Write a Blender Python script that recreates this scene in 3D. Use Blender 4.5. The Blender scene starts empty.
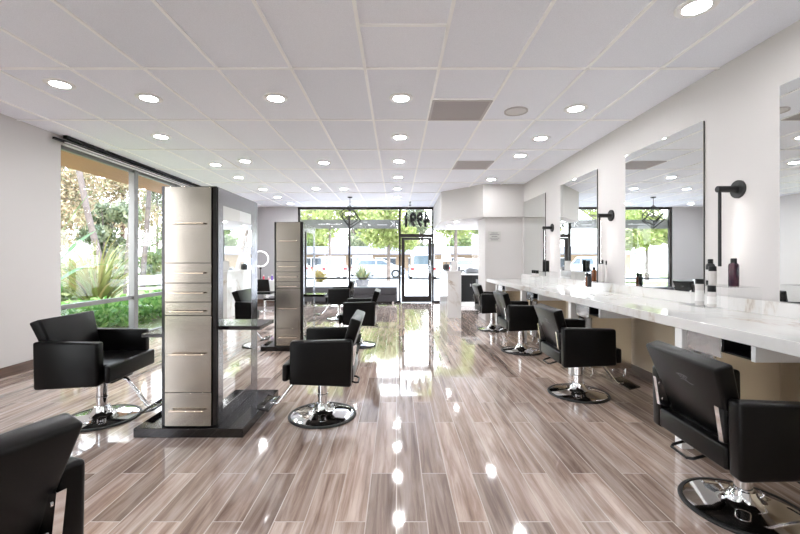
import bpy, bmesh, math, random
from mathutils import Vector, Matrix
random.seed(7)
C = bpy.context.scene.collection
PI = math.pi
H = 1.28            # camera height
CEIL = 2.865
XL, XR = -4.28, 2.66
YF = 12.0           # front glazing
YB = -2.4           # wall behind the camera

# ------------------------------------------------------------------ materials
def lin(c):
    c = c / 255.0
    return c / 12.92 if c <= 0.04045 else ((c + 0.055) / 1.055) ** 2.4
def rgb(r, g, b): return (lin(r), lin(g), lin(b), 1)

def mat(name, col, rough=0.5, metal=0.0, emit=None, estr=0.0, bump=0.0, bscale=50, spec=0.5, coat=0.0):
    m = bpy.data.materials.new(name); m.use_nodes = True
    nt = m.node_tree; b = nt.nodes['Principled BSDF']
    b.inputs['Base Color'].default_value = col
    b.inputs['Roughness'].default_value = rough
    b.inputs['Metallic'].default_value = metal
    b.inputs['Specular IOR Level'].default_value = spec
    b.inputs['Coat Weight'].default_value = coat
    if emit:
        b.inputs['Emission Color'].default_value = emit
        b.inputs['Emission Strength'].default_value = estr
    if bump:
        t = nt.nodes.new('ShaderNodeTexNoise'); t.inputs['Scale'].default_value = bscale
        tc = nt.nodes.new('ShaderNodeTexCoord')
        nt.links.new(tc.outputs['Object'], t.inputs['Vector'])
        bp = nt.nodes.new('ShaderNodeBump'); bp.inputs['Strength'].default_value = bump
        bp.inputs['Distance'].default_value = 0.01
        nt.links.new(t.outputs['Fac'], bp.inputs['Height'])
        nt.links.new(bp.outputs['Normal'], b.inputs['Normal'])
    return m

def N(nt, typ, **kw):
    n = nt.nodes.new(typ)
    for k, v in kw.items():
        if k in n.inputs: n.inputs[k].default_value = v
        else: setattr(n, k, v)
    return n

def ramp(nt, stops):
    r = nt.nodes.new('ShaderNodeValToRGB')
    el = r.color_ramp.elements
    el[0].position, el[0].color = stops[0]
    el[1].position, el[1].color = stops[-1]
    for p, c in stops[1:-1]:
        e = el.new(p); e.color = c
    return r

def floor_mat():
    m = mat('wood_floor', rgb(150, 120, 100), 0.13); nt = m.node_tree; L = nt.links.new
    b = nt.nodes['Principled BSDF']
    geo = N(nt, 'ShaderNodeNewGeometry')
    sep = N(nt, 'ShaderNodeSeparateXYZ'); L(geo.outputs['Position'], sep.inputs[0])
    cmb = N(nt, 'ShaderNodeCombineXYZ')
    L(sep.outputs['Y'], cmb.inputs['X']); L(sep.outputs['X'], cmb.inputs['Y'])
    br = N(nt, 'ShaderNodeTexBrick', offset=0.37, offset_frequency=2, squash=1.0)
    br.inputs['Color1'].default_value = (0, 0, 0, 1); br.inputs['Color2'].default_value = (1, 1, 1, 1)
    br.inputs['Mortar'].default_value = (0.5, 0.5, 0.5, 1)
    br.inputs['Scale'].default_value = 1; br.inputs['Mortar Size'].default_value = 0.0028
    br.inputs['Mortar Smooth'].default_value = 0.1; br.inputs['Bias'].default_value = 0.0
    br.inputs['Brick Width'].default_value = 1.2; br.inputs['Row Height'].default_value = 0.15
    L(cmb.outputs[0], br.inputs['Vector'])
    # per-plank shift of the grain
    mul = N(nt, 'ShaderNodeVectorMath', operation='MULTIPLY'); mul.inputs[1].default_value = (7, 3, 5)
    L(br.outputs['Color'], mul.inputs[0])
    add = N(nt, 'ShaderNodeVectorMath', operation='ADD'); L(cmb.outputs[0], add.inputs[0]); L(mul.outputs[0], add.inputs[1])
    sc = N(nt, 'ShaderNodeVectorMath', operation='MULTIPLY'); sc.inputs[1].default_value = (0.9, 13, 1)
    L(add.outputs[0], sc.inputs[0])
    no = N(nt, 'ShaderNodeTexNoise', Scale=1.6, Detail=7, Roughness=0.62, Distortion=0.5); L(sc.outputs[0], no.inputs['Vector'])
    cr = ramp(nt, [(0.25, rgb(116, 94, 84)), (0.45, rgb(168, 146, 134)), (0.58, rgb(196, 177, 166)), (0.75, rgb(219, 204, 195))])
    L(no.outputs['Fac'], cr.inputs[0])
    tone = N(nt, 'ShaderNodeMapRange'); tone.inputs['To Min'].default_value = 0.68; tone.inputs['To Max'].default_value = 1.2
    L(br.outputs['Color'], tone.inputs['Value'])
    mx = N(nt, 'ShaderNodeVectorMath', operation='SCALE'); L(cr.outputs[0], mx.inputs[0]); L(tone.outputs[0], mx.inputs['Scale'])
    gm = N(nt, 'ShaderNodeMix', data_type='RGBA'); L(br.outputs['Fac'], gm.inputs[0]); L(mx.outputs[0], gm.inputs[6])
    gm.inputs[7].default_value = rgb(212, 200, 191)
    L(gm.outputs[2], b.inputs['Base Color'])
    rr = N(nt, 'ShaderNodeMapRange'); rr.inputs['To Min'].default_value = 0.04; rr.inputs['To Max'].default_value = 0.09
    L(no.outputs['Fac'], rr.inputs['Value']); L(rr.outputs[0], b.inputs['Roughness'])
    bp = N(nt, 'ShaderNodeBump', invert=True); bp.inputs['Strength'].default_value = 0.25; bp.inputs['Distance'].default_value = 0.002
    L(br.outputs['Fac'], bp.inputs['Height']); L(bp.outputs['Normal'], b.inputs['Normal'])
    b.inputs['Specular IOR Level'].default_value = 0.8
    b.inputs['Coat Weight'].default_value = 0.45; b.inputs['Coat Roughness'].default_value = 0.035
    return m

def ceil_mat():
    m = mat('ceiling_tile', rgb(214, 210, 211), 0.85); nt = m.node_tree; L = nt.links.new
    b = nt.nodes['Principled BSDF']
    geo = N(nt, 'ShaderNodeNewGeometry')
    ad = N(nt, 'ShaderNodeVectorMath', operation='ADD'); ad.inputs[1].default_value = (0.26 + 6.1, -3.3 + 12.2, 0)
    L(geo.outputs['Position'], ad.inputs[0])
    br = N(nt, 'ShaderNodeTexBrick', offset=0.0, squash=1.0)
    br.inputs['Color1'].default_value = rgb(235, 238, 246); br.inputs['Color2'].default_value = rgb(244, 246, 253)
    br.inputs['Mortar'].default_value = rgb(210, 210, 210)
    br.inputs['Scale'].default_value = 1; br.inputs['Mortar Size'].default_value = 0.0
    br.inputs['Brick Width'].default_value = 0.61; br.inputs['Row Height'].default_value = 1.22
    L(ad.outputs[0], br.inputs['Vector'])
    no = N(nt, 'ShaderNodeTexNoise', Scale=220, Detail=3, Roughness=0.7); L(geo.outputs['Position'], no.inputs['Vector'])
    mr = N(nt, 'ShaderNodeMapRange'); mr.inputs['From Min'].default_value = 0.3; mr.inputs['From Max'].default_value = 0.7
    mr.inputs['To Min'].default_value = 0.9; mr.inputs['To Max'].default_value = 1.05
    L(no.outputs['Fac'], mr.inputs['Value'])
    mx = N(nt, 'ShaderNodeVectorMath', operation='SCALE'); L(br.outputs['Color'], mx.inputs[0]); L(mr.outputs[0], mx.inputs['Scale'])
    L(mx.outputs[0], b.inputs['Base Color'])
    bp = N(nt, 'ShaderNodeBump'); bp.inputs['Strength'].default_value = 0.25; bp.inputs['Distance'].default_value = 0.004
    L(no.outputs['Fac'], bp.inputs['Height']); L(bp.outputs['Normal'], b.inputs['Normal'])
    return m

def marble_mat():
    m = mat('marble', rgb(224, 222, 220), 0.07); nt = m.node_tree; L = nt.links.new
    b = nt.nodes['Principled BSDF']
    geo = N(nt, 'ShaderNodeNewGeometry')
    no = N(nt, 'ShaderNodeTexNoise', Scale=0.9, Detail=6, Roughness=0.6, Distortion=0.6); L(geo.outputs['Position'], no.inputs['Vector'])
    sub = N(nt, 'ShaderNodeMath', operation='SUBTRACT'); sub.inputs[1].default_value = 0.5; L(no.outputs['Fac'], sub.inputs[0])
    ab = N(nt, 'ShaderNodeMath', operation='ABSOLUTE'); L(sub.outputs[0], ab.inputs[0])
    cr = ramp(nt, [(0.0, rgb(158, 140, 122)), (0.006, rgb(196, 184, 172)), (0.02, rgb(213, 210, 206)), (0.12, rgb(221, 219, 217))])
    L(ab.outputs[0], cr.inputs[0])
    n2 = N(nt, 'ShaderNodeTexNoise', Scale=2.3, Detail=3); L(geo.outputs['Position'], n2.inputs['Vector'])
    c2 = ramp(nt, [(0.35, (0, 0, 0, 1)), (0.62, (1, 1, 1, 1))]); L(n2.outputs['Fac'], c2.inputs[0])
    mx = N(nt, 'ShaderNodeMix', data_type='RGBA'); L(c2.outputs[0], mx.inputs[0]); L(cr.outputs[0], mx.inputs[6])
    mx.inputs[7].default_value = rgb(221, 219, 217)
    L(mx.outputs[2], b.inputs['Base Color'])
    return m

def brushed(name, col, rough=0.28, axis='x', metal=1.0, amt=0.10):
    m = mat(name, col, rough, metal); nt = m.node_tree; L = nt.links.new
    b = nt.nodes['Principled BSDF']
    geo = N(nt, 'ShaderNodeNewGeometry')
    sc = N(nt, 'ShaderNodeVectorMath', operation='MULTIPLY')
    sc.inputs[1].default_value = (3, 3, 240) if axis == 'x' else (240, 240, 3)
    L(geo.outputs['Position'], sc.inputs[0])
    no = N(nt, 'ShaderNodeTexNoise', Scale=1.5, Detail=4); L(sc.outputs[0], no.inputs['Vector'])
    big = N(nt, 'ShaderNodeTexNoise', Scale=5.0, Detail=2); L(geo.outputs['Position'], big.inputs['Vector'])
    ad = N(nt, 'ShaderNodeMath', operation='ADD'); L(no.outputs['Fac'], ad.inputs[0]); L(big.outputs['Fac'], ad.inputs[1])
    mr = N(nt, 'ShaderNodeMapRange'); mr.inputs['From Max'].default_value = 2.0
    mr.inputs['To Min'].default_value = rough - amt; mr.inputs['To Max'].default_value = rough + amt
    L(ad.outputs[0], mr.inputs['Value']); L(mr.outputs[0], b.inputs['Roughness'])
    bp = N(nt, 'ShaderNodeBump'); bp.inputs['Strength'].default_value = 0.04; bp.inputs['Distance'].default_value = 0.002
    L(no.outputs['Fac'], bp.inputs['Height']); L(bp.outputs['Normal'], b.inputs['Normal'])
    return m

def glass_mat(name, tint=(1, 1, 1, 1), refl=0.08):
    m = bpy.data.materials.new(name); m.use_nodes = True; nt = m.node_tree; nt.nodes.clear(); L = nt.links.new
    out = N(nt, 'ShaderNodeOutputMaterial'); t = N(nt, 'ShaderNodeBsdfTransparent'); t.inputs[0].default_value = tint
    g = N(nt, 'ShaderNodeBsdfGlossy'); g.inputs['Roughness'].default_value = 0.0
    geo = N(nt, 'ShaderNodeNewGeometry')           # Schlick reflectance, the same on both faces of the pane
    dt = N(nt, 'ShaderNodeVectorMath', operation='DOT_PRODUCT'); L(geo.outputs['Normal'], dt.inputs[0]); L(geo.outputs['Incoming'], dt.inputs[1])
    ab = N(nt, 'ShaderNodeMath', operation='ABSOLUTE'); L(dt.outputs['Value'], ab.inputs[0])
    iv_ = N(nt, 'ShaderNodeMath', operation='SUBTRACT'); iv_.inputs[0].default_value = 1.0; L(ab.outputs[0], iv_.inputs[1])
    pw = N(nt, 'ShaderNodeMath', operation='POWER'); pw.inputs[1].default_value = 5.0; L(iv_.outputs[0], pw.inputs[0])
    mn = N(nt, 'ShaderNodeMath', operation='MULTIPLY_ADD'); mn.inputs[1].default_value = 0.9; mn.inputs[2].default_value = refl * 0.5
    L(pw.outputs[0], mn.inputs[0]); mn.use_clamp = True
    mx = N(nt, 'ShaderNodeMixShader'); L(mn.outputs[0], mx.inputs[0]); L(t.outputs[0], mx.inputs[1]); L(g.outputs[0], mx.inputs[2])
    L(mx.outputs[0], out.inputs[0]); return m

LEAF = 0.40          # living leaves reflect only a tenth or so of the light
def leaf_mat(name, c1, c2, c3, trans=0.35, LEAF=LEAF):
    c1, c2, c3 = [tuple(v * LEAF for v in c[:3]) + (1,) for c in (c1, c2, c3)]
    m = mat(name, c1, 0.55); nt = m.node_tree; L = nt.links.new
    b = nt.nodes['Principled BSDF']
    geo = N(nt, 'ShaderNodeNewGeometry')
    cr = ramp(nt, [(0.0, c1), (0.5, c2), (1.0, c3)])
    L(geo.outputs['Random Per Island'], cr.inputs[0]); L(cr.outputs[0], b.inputs['Base Color'])
    tr = N(nt, 'ShaderNodeBsdfTranslucent'); L(cr.outputs[0], tr.inputs[0])
    mx = N(nt, 'ShaderNodeMixShader'); mx.inputs[0].default_value = trans
    out = nt.nodes['Material Output']
    L(b.outputs[0], mx.inputs[1]); L(tr.outputs[0], mx.inputs[2]); L(mx.outputs[0], out.inputs[0])
    return m

def noise_mat(name, c1, c2, scale=3, rough=0.8, stretch=(1, 1, 1), detail=5):
    m = mat(name, c1, rough); nt = m.node_tree; L = nt.links.new
    b = nt.nodes['Principled BSDF']
    geo = N(nt, 'ShaderNodeNewGeometry')
    sc = N(nt, 'ShaderNodeVectorMath', operation='MULTIPLY'); sc.inputs[1].default_value = stretch
    L(geo.outputs['Position'], sc.inputs[0])
    no = N(nt, 'ShaderNodeTexNoise', Scale=scale, Detail=detail); L(sc.outputs[0], no.inputs['Vector'])
    cr = ramp(nt, [(0.3, c1), (0.7, c2)]); L(no.outputs['Fac'], cr.inputs[0]); L(cr.outputs[0], b.inputs['Base Color'])
    return m

M = {}
M['floor'] = floor_mat()
M['tile'] = ceil_mat()
M['tbar'] = mat('ceiling_grid', rgb(250, 250, 250), 0.5)
M['wall'] = mat('white_wall', rgb(201, 197, 195), 0.7, bump=0.04, bscale=160)
M['wall_grey'] = mat('grey_wall', rgb(188, 186, 188), 0.75, bump=0.04, bscale=160)
M['wall_beige'] = noise_mat('beige_panelling', rgb(206, 190, 164), rgb(216, 201, 176), 2, 0.45)
M['baseboard'] = noise_mat('baseboard_wood', rgb(74, 54, 44), rgb(108, 84, 71), 3, 0.3, (1, 1, 14))
M['marble'] = marble_mat()
M['leather'] = mat('black_leather', rgb(9, 8, 8), 0.29, bump=0.06, bscale=420, spec=0.2)
M['leather_edge'] = mat('black_piping', rgb(34, 31, 33), 0.35)
M['chrome'] = mat('chrome', (0.86, 0.86, 0.87, 1), 0.06, 1.0)
M['black'] = mat('black_plastic', rgb(14, 14, 15), 0.4, spec=0.25)
M['black_matte'] = mat('black_powder_coat', rgb(28, 28, 29), 0.55)
M['rubber'] = mat('rubber', rgb(14, 14, 14), 0.5)
M['drawer'] = brushed('brushed_champagne_steel', (0.33, 0.295, 0.255, 1), 0.18)
M['steel'] = brushed('brushed_grey_steel', (0.34, 0.34, 0.36, 1), 0.2, 'z')
M['darksteel'] = brushed('dark_polished_steel', (0.035, 0.033, 0.033, 1), 0.12, 'z', 0.85, 0.05)
M['plinth'] = brushed('plinth_dark_steel', (0.05, 0.046, 0.046, 1), 0.1, 'x', 0.9, 0.05)
M['cabsteel'] = brushed('polished_cabinet_steel', (0.70, 0.65, 0.58, 1), 0.16, 'x', 1.0, 0.06)
M['plate'] = mat('swirled_steel', (0.72, 0.72, 0.73, 1), 0.2, 1.0, bump=0.5, bscale=9)
M['handle'] = mat('warm_steel_handle', (0.78, 0.64, 0.52, 1), 0.18, 1.0)
M['mirror'] = mat('mirror_glass', (0.90, 0.93, 0.915, 1), 0.0, 1.0)
M['frame'] = mat('bronze_frame', rgb(46, 40, 38), 0.4, 0.4)
M['greyframe'] = mat('anodised_frame', rgb(122, 120, 118), 0.4, 0.6)
M['glass'] = glass_mat('window_glass', (1, 1, 1, 1), 0.05)
M['acrylic'] = glass_mat('clear_acrylic', (0.97, 0.975, 0.975, 1), 0.07)
M['lens'] = mat('lit_lens', (1, 1, 1, 1), 0.5, emit=(0.97, 0.98, 1.0, 1), estr=138)
M['led'] = mat('lit_strip', (1, 1, 1, 1), 0.5, emit=(1.0, 0.97, 0.94, 1), estr=26)
M['bulb'] = mat('lit_bulb', (1, 1, 1, 1), 0.5, emit=(1.0, 0.96, 0.9, 1), estr=1.3)
M['ring'] = mat('lit_ring', (1, 1, 1, 1), 0.5, emit=(1.0, 0.98, 0.97, 1), estr=1.2)
M['white'] = mat('white_enamel', rgb(238, 237, 236), 0.35)
M['vent'] = mat('vent_grey', rgb(186, 181, 180), 0.6)
M['ventdark'] = mat('vent_mesh', rgb(168, 161, 160), 0.7, bump=0.4, bscale=300)
M['speaker'] = mat('speaker_mesh', rgb(212, 210, 210), 0.7, bump=0.4, bscale=400)
M['plaque'] = mat('silver_plaque', rgb(196, 194, 190), 0.35, 0.4)
M['ink'] = mat('grey_ink', rgb(70, 70, 72), 0.6)
M['banner'] = mat('grey_banner_film', rgb(150, 152, 154), 0.7)
_n = M['banner'].node_tree; _t = N(_n, 'ShaderNodeBsdfTransparent'); _m = N(_n, 'ShaderNodeMixShader'); _m.inputs[0].default_value = 0.32; _t.inputs[0].default_value = (0.7, 0.7, 0.7, 1)
_n.links.new(_n.nodes['Principled BSDF'].outputs[0], _m.inputs[1]); _n.links.new(_t.outputs[0], _m.inputs[2]); _n.links.new(_m.outputs[0], _n.nodes['Material Output'].inputs[0])
M['banner_ink'] = mat('white_film', rgb(238, 240, 242), 0.6)
M['label'] = mat('white_label', rgb(228, 226, 224), 0.4)
M['benchgrey'] = mat('charcoal_vinyl', rgb(62, 61, 65), 0.4)
M['purple'] = noise_mat('purple_swirl', rgb(26, 17, 38), rgb(84, 44, 56), 22, 0.25, (1, 1, 0.5))
M['amber'] = mat('amber_plastic', rgb(112, 66, 40), 0.2)
M['frosted'] = mat('frosted_plastic', rgb(212, 208, 206), 0.25)
M['pink'] = mat('pink_polish', rgb(226, 92, 110), 0.2)
M['violet'] = mat('violet_polish', rgb(140, 110, 200), 0.2)
M['rose'] = mat('rose_polish', rgb(236, 190, 196), 0.2)
M['shade'] = mat('white_shade', rgb(250, 248, 244), 0.7, emit=(1, 0.96, 0.9, 1), estr=0.6)
M['grey'] = mat('mid_grey_plastic', rgb(110, 112, 116), 0.4)
M['bark'] = noise_mat('pale_bark', rgb(78, 68, 64), rgb(98, 88, 84), 6, 0.9)
M['bark2'] = noise_mat('grey_bark', rgb(84, 74, 68), rgb(112, 102, 96), 6, 0.9)
M['barkred'] = noise_mat('red_bark', rgb(70, 44, 40), rgb(92, 64, 56), 5, 0.9)
M['leafy'] = leaf_mat('bright_leaves', rgb(158, 180, 88), rgb(192, 208, 118), rgb(218, 222, 152), LEAF=0.5)
M['leafg'] = leaf_mat('mid_leaves', rgb(120, 148, 88), rgb(156, 178, 110), rgb(192, 200, 142), LEAF=0.5)
M['leafd'] = leaf_mat('dull_leaves', rgb(112, 128, 100), rgb(146, 158, 124), rgb(184, 186, 150), LEAF=0.62)
M['leafo'] = leaf_mat('russet_leaves', rgb(176, 154, 122), rgb(208, 184, 150), rgb(170, 178, 134), LEAF=0.62)
M['ivy'] = leaf_mat('ivy_leaves', rgb(96, 158, 66), rgb(140, 200, 92), rgb(190, 226, 130), LEAF=0.5)
M['strap'] = leaf_mat('strap_leaves', rgb(136, 156, 80), rgb(186, 192, 112), rgb(216, 192, 132), LEAF=0.42)
M['banana'] = leaf_mat('banana_leaves', rgb(90, 168, 60), rgb(120, 190, 80), rgb(150, 205, 110))
M['agave'] = leaf_mat('agave_leaves', rgb(120, 140, 96), rgb(160, 168, 120), rgb(196, 186, 130))
M['lawn'] = noise_mat('lawn', rgb(88, 104, 60), rgb(118, 124, 84), 2, 0.95)
M['asphalt'] = noise_mat('pale_paving', rgb(196, 194, 192), rgb(216, 214, 211), 1.2, 0.9)
M['eave'] = noise_mat('eave_wood', rgb(160, 100, 68), rgb(182, 122, 86), 2.5, 0.6, (14, 1, 14))
M['cream'] = mat('tan_render', rgb(124, 106, 86), 0.9)
M['roof'] = noise_mat('grey_shingle', rgb(88, 88, 95), rgb(100, 100, 107), 4, 0.9)
M['winglass'] = mat('far_window_glass', rgb(40, 48, 56), 0.3)
M['carwhite'] = mat('white_car_paint', rgb(236, 237, 240), 0.15, coat=0.6)
M['carsilver'] = mat('silver_car_paint', rgb(196, 200, 206), 0.18, 0.5, coat=0.6)
M['carglass'] = mat('car_glass', rgb(96, 108, 118), 0.05)
M['tail'] = mat('red_tail_lamp', rgb(216, 40, 44), 0.2)
M['terra'] = noise_mat('dark_planter', rgb(70, 70, 74), rgb(98, 96, 98), 5, 0.8)
M['yellow'] = leaf_mat('yellow_flowers', rgb(210, 190, 90), rgb(226, 178, 110), rgb(170, 190, 90))

# ------------------------------------------------------------------ mesh builder
class MB:
    def __init__(self): self.bm = bmesh.new()
    def _merge(self, b2, mtx=None):
        if mtx is not None: bmesh.ops.transform(b2, matrix=mtx, verts=b2.verts)
        me = bpy.data.meshes.new('tmp'); b2.to_mesh(me); b2.free()
        self.bm.from_mesh(me); bpy.data.meshes.remove(me)
    def box(self, x0, x1, y0, y1, z0, z1, bev=0.0, seg=2, mtx=None):
        b = bmesh.new(); bmesh.ops.create_cube(b, size=1)
        for v in b.verts:
            v.co = Vector(((x0 + x1) / 2 + v.co.x * (x1 - x0), (y0 + y1) / 2 + v.co.y * (y1 - y0), (z0 + z1) / 2 + v.co.z * (z1 - z0)))
        if bev: bmesh.ops.bevel(b, geom=b.edges[:], offset=bev, segments=seg, affect='EDGES', profile=0.5)
        self._merge(b, mtx); return self
    def prism(self, pts, a, c, axis='y', bev=0.0, seg=2, mtx=None):
        """polygon extruded from a to c; axis y: pts are (x,z); axis z: pts (x,y); axis x: pts (y,z)"""
        b = bmesh.new()
        def P(p, t):
            return (p[0], t, p[1]) if axis == 'y' else ((p[0], p[1], t) if axis == 'z' else (t, p[0], p[1]))
        lo = [b.verts.new(P(p, a)) for p in pts]; hi = [b.verts.new(P(p, c)) for p in pts]
        n = len(pts)
        b.faces.new(lo); b.faces.new(hi[::-1])
        for i in range(n): b.faces.new((lo[i], hi[i], hi[(i + 1) % n], lo[(i + 1) % n]))
        bmesh.ops.recalc_face_normals(b, faces=b.faces[:])
        if bev: bmesh.ops.bevel(b, geom=b.edges[:], offset=bev, segments=seg, affect='EDGES', profile=0.5)
        self._merge(b, mtx); return self
    def hexa(self, bot, top, bev=0.0, seg=2):
        """8-corner solid from two 4-point loops"""
        b = bmesh.new()
        lo = [b.verts.new(p) for p in bot]; hi = [b.verts.new(p) for p in top]
        b.faces.new(lo[::-1]); b.faces.new(hi)
        for i in range(4): b.faces.new((lo[i], lo[(i + 1) % 4], hi[(i + 1) % 4], hi[i]))
        bmesh.ops.recalc_face_normals(b, faces=b.faces[:])
        if bev: bmesh.ops.bevel(b, geom=b.edges[:], offset=bev, segments=seg, affect='EDGES', profile=0.5)
        self._merge(b); return self
    def lathe(self, prof, c=(0, 0, 0), seg=32, axis='z', cap=True):
        b = bmesh.new(); rings = []
        for r, h in prof:
            ring = []
            for i in range(seg):
                a = 2 * PI * i / seg
                p = (r * math.cos(a), r * math.sin(a), h)
                if axis == 'x': p = (h, p[0], p[1])
                if axis == 'y': p = (p[0], h, p[1])
                ring.append(b.verts.new(Vector(p) + Vector(c)))
            rings.append(ring)
        for A, B in zip(rings, rings[1:]):
            for i in range(seg): b.faces.new((A[i], A[(i + 1) % seg], B[(i + 1) % seg], B[i]))
        if cap:
            b.faces.new(rings[0][::-1]); b.faces.new(rings[-1])
        bmesh.ops.recalc_face_normals(b, faces=b.faces[:])
        self._merge(b); return self
    def tube(self, pts, r, seg=10, closed=False):
        b = bmesh.new(); pts = [Vector(p) for p in pts]; n = len(pts)
        rs = r if isinstance(r, (list, tuple)) else [r] * n
        rings = []; up = None
        for i, p in enumerate(pts):
            if closed: t = (pts[(i + 1) % n] - pts[i - 1]).normalized()
            elif i == 0: t = (pts[1] - p).normalized()
            elif i == n - 1: t = (p - pts[-2]).normalized()
            else: t = ((pts[i + 1] - p).normalized() + (p - pts[i - 1]).normalized()).normalized()
            if up is None:
                up = Vector((0, 0, 1)) if abs(t.z) < 0.9 else Vector((1, 0, 0))
            s = t.cross(up).normalized(); up = s.cross(t).normalized()
            rings.append([b.verts.new(p + rs[i] * (math.cos(2 * PI * k / seg) * s + math.sin(2 * PI * k / seg) * up)) for k in range(seg)])
        prs = list(zip(rings, rings[1:])) + ([(rings[-1], rings[0])] if closed else [])
        for A, B in prs:
            for k in range(seg): b.faces.new((A[k], A[(k + 1) % seg], B[(k + 1) % seg], B[k]))
        if not closed:
            b.faces.new(rings[0][::-1]); b.faces.new(rings[-1])
        bmesh.ops.recalc_face_normals(b, faces=b.faces[:])
        self._merge(b); return self
    def build(self, name, m, parent=None, smooth=True):
        me = bpy.data.meshes.new(name); self.bm.to_mesh(me); self.bm.free()
        me.materials.append(m)
        if smooth:
            me.shade_smooth(); me.set_sharp_from_angle(angle=math.radians(38))
        return link(name, me, parent)

def link(name, me, parent=None):
    o = bpy.data.objects.new(name, me); C.objects.link(o)
    if parent: o.parent = parent
    return o
def tag(o, label=None, cat=None, group=None, kind=None):
    if label: o['label'] = label
    if cat: o['category'] = cat
    if group: o['group'] = group
    if kind: o['kind'] = kind
    return o
def thing(name, label, cat, loc=(0, 0, 0), rz=0, group=None):
    o = bpy.data.objects.new(name, None); C.objects.link(o); o.empty_display_size = 0.1
    o.location = loc; o.rotation_euler = (0, 0, rz)
    return tag(o, label, cat, group)
def struct(o): o['kind'] = 'structure'; return o
def copy_tree(o, parent=None):
    c = o.copy(); C.objects.link(c)
    if parent: c.parent = parent
    for ch in list(o.children): copy_tree(ch, c)
    return c
def box(name, m, x0, x1, y0, y1, z0, z1, parent=None, bev=0.0):
    return MB().box(x0, x1, y0, y1, z0, z1, bev).build(name, m, parent)
def text_mesh(name, s, size, depth, m, parent, loc, rot, bold=0.0):
    cu = bpy.data.curves.new('t', 'FONT'); cu.body = s; cu.size = size; cu.extrude = depth; cu.offset = bold; cu.space_character = 1.08 if bold else 1.0
    cu.align_x = 'CENTER'; cu.align_y = 'CENTER'
    t = bpy.data.objects.new('t', cu); C.objects.link(t)
    bpy.context.view_layer.update()
    me = bpy.data.meshes.new_from_object(t.evaluated_get(bpy.context.evaluated_depsgraph_get()))
    bpy.data.objects.remove(t); me.materials.clear(); me.materials.append(m)
    o = link(name, me, parent); o.location = loc; o.rotation_euler = rot
    return o

# ------------------------------------------------------------------ camera
cam = bpy.data.cameras.new('camera'); co = bpy.data.objects.new('camera', cam); C.objects.link(co)
cam.sensor_width = 36; cam.lens = 18.0; cam.shift_y = -0.00875; cam.shift_x = 0.0044; cam.clip_end = 400
co.location = (0, 0, H); co.rotation_euler = (PI / 2, 0, 0)
bpy.context.scene.camera = co

# ------------------------------------------------------------------ room shell
struct(box('floor', M['floor'], XL - 0.12, XR + 1.3, YB, YF + 0.06, -0.1, 0))
struct(box('ceiling', M['tile'], XL - 0.12, XR + 1.3, YB, YF + 0.12, CEIL, CEIL + 0.15))
g = MB()
k = -7
xs = [-0.26 + 0.61 * i for i in range(-6, 5)]
ys = [3.3 + 1.22 * i for i in range(-4, 8)]
for x in xs: g.box(x - 0.012, x + 0.012, YB, YF, CEIL - 0.010, CEIL + 0.002)
for y in ys: g.box(XL, XR, y - 0.012, y + 0.012, CEIL - 0.010, CEIL + 0.002)
g.box(-0.26, 0.35, 2.69 - 0.012, 2.69 + 0.012, CEIL - 0.010, CEIL + 0.002)
g.box(0.35, 0.96, 3.93 - 0.012, 3.93 + 0.012, CEIL - 0.010, CEIL + 0.002)
struct(g.build('trim_1', M['tbar']))
WL1 = 5.10   # end of solid left wall, start of the left window
WL2 = 9.0
struct(MB().box(XL - 0.12, XL, YB, -2.2, 0, CEIL).box(XL - 0.12, XL, 0.3, WL1, 0, CEIL).box(XL - 0.12, XL, -2.2, 0.3, 2.76, CEIL).box(XL - 0.12, XL, WL2, YF + 0.06, 0, CEIL).box(XL - 0.12, XL, WL1, WL2, 2.76, CEIL).build('wall_left', M['wall']))
struct(MB().box(XR, XR + 0.12, YB, 9.2, 0.0, CEIL).build('wall_right', M['wall']))
struct(box('wall_rear', M['wall'], XL, XR, YB - 0.12, YB, 0, CEIL))
struct(box('wall_front', M['wall_grey'], XL, -2.95, YF - 0.06, YF + 0.06, 0, CEIL))
struct(MB().box(1.88, XR, 8.46, 9.2, 0, CEIL).build('wall_partition', M['wall']))
struct(box('wall_reception', M['wall'], 3.84, 3.96, 9.2, YF + 0.06, 0, CEIL))
# soffit over reception: angled front corner
struct(MB().prism([(XR, 8.36), (1.81, 8.36), (1.04, 9.32), (1.10, YF - 0.06), (3.84, YF - 0.06), (3.84, 9.21), (XR, 9.21)], 2.18, CEIL, 'z').build('wall_soffit', M['wall']))
struct(box('baseboard_left', M['baseboard'], XL, XL + 0.015, 0.3, WL1, 0, 0.11))
struct(box('baseboard_right', M['baseboard'], XR - 0.015, XR, YB, 8.46, 0, 0.11))
struct(box('baseboard_front', M['baseboard'], XL + 0.0, -2.95, YF - 0.075, YF - 0.06, 0, 0.11))
struct(box('trim_2', M['wall_beige'], XR - 0.012, XR, -1.2, 8.46, 0.11, 0.82))   # panelling under the counter

# ---- left window
def rail(mb, x0, x1, y0, y1, z0, z1): mb.box(x0, x1, y0, y1, z0, z1, 0.004, 1)
w = MB()
rail(w, XL - 0.09, XL - 0.03, WL1, WL2, 0.0, 0.05)
rail(w, XL - 0.09, XL - 0.03, WL1, WL2, 0.635, 0.695)
rail(w, XL - 0.09, XL - 0.03, WL1, WL2, 2.71, 2.76)
for y in (WL1 - 0.05, 6.60, 7.85, WL2 - 0.03): rail(w, XL - 0.11, XL - 0.01, y - 0.05, y + 0.05, 0.0, 2.76)
win1 = struct(w.build('window_1', M['greyframe']))
for a, b_ in ((WL1, 6.60), (6.60, 7.85), (7.85, WL2)):
    box('pane', M['glass'], XL - 0.063, XL - 0.057, a, b_, 0.0, 2.74, win1)
w = MB()
for z in ((0, 0.05), (0.635, 0.695), (2.71, 2.76)): rail(w, XL - 0.09, XL - 0.03, -2.2, 0.3, *z)
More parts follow.
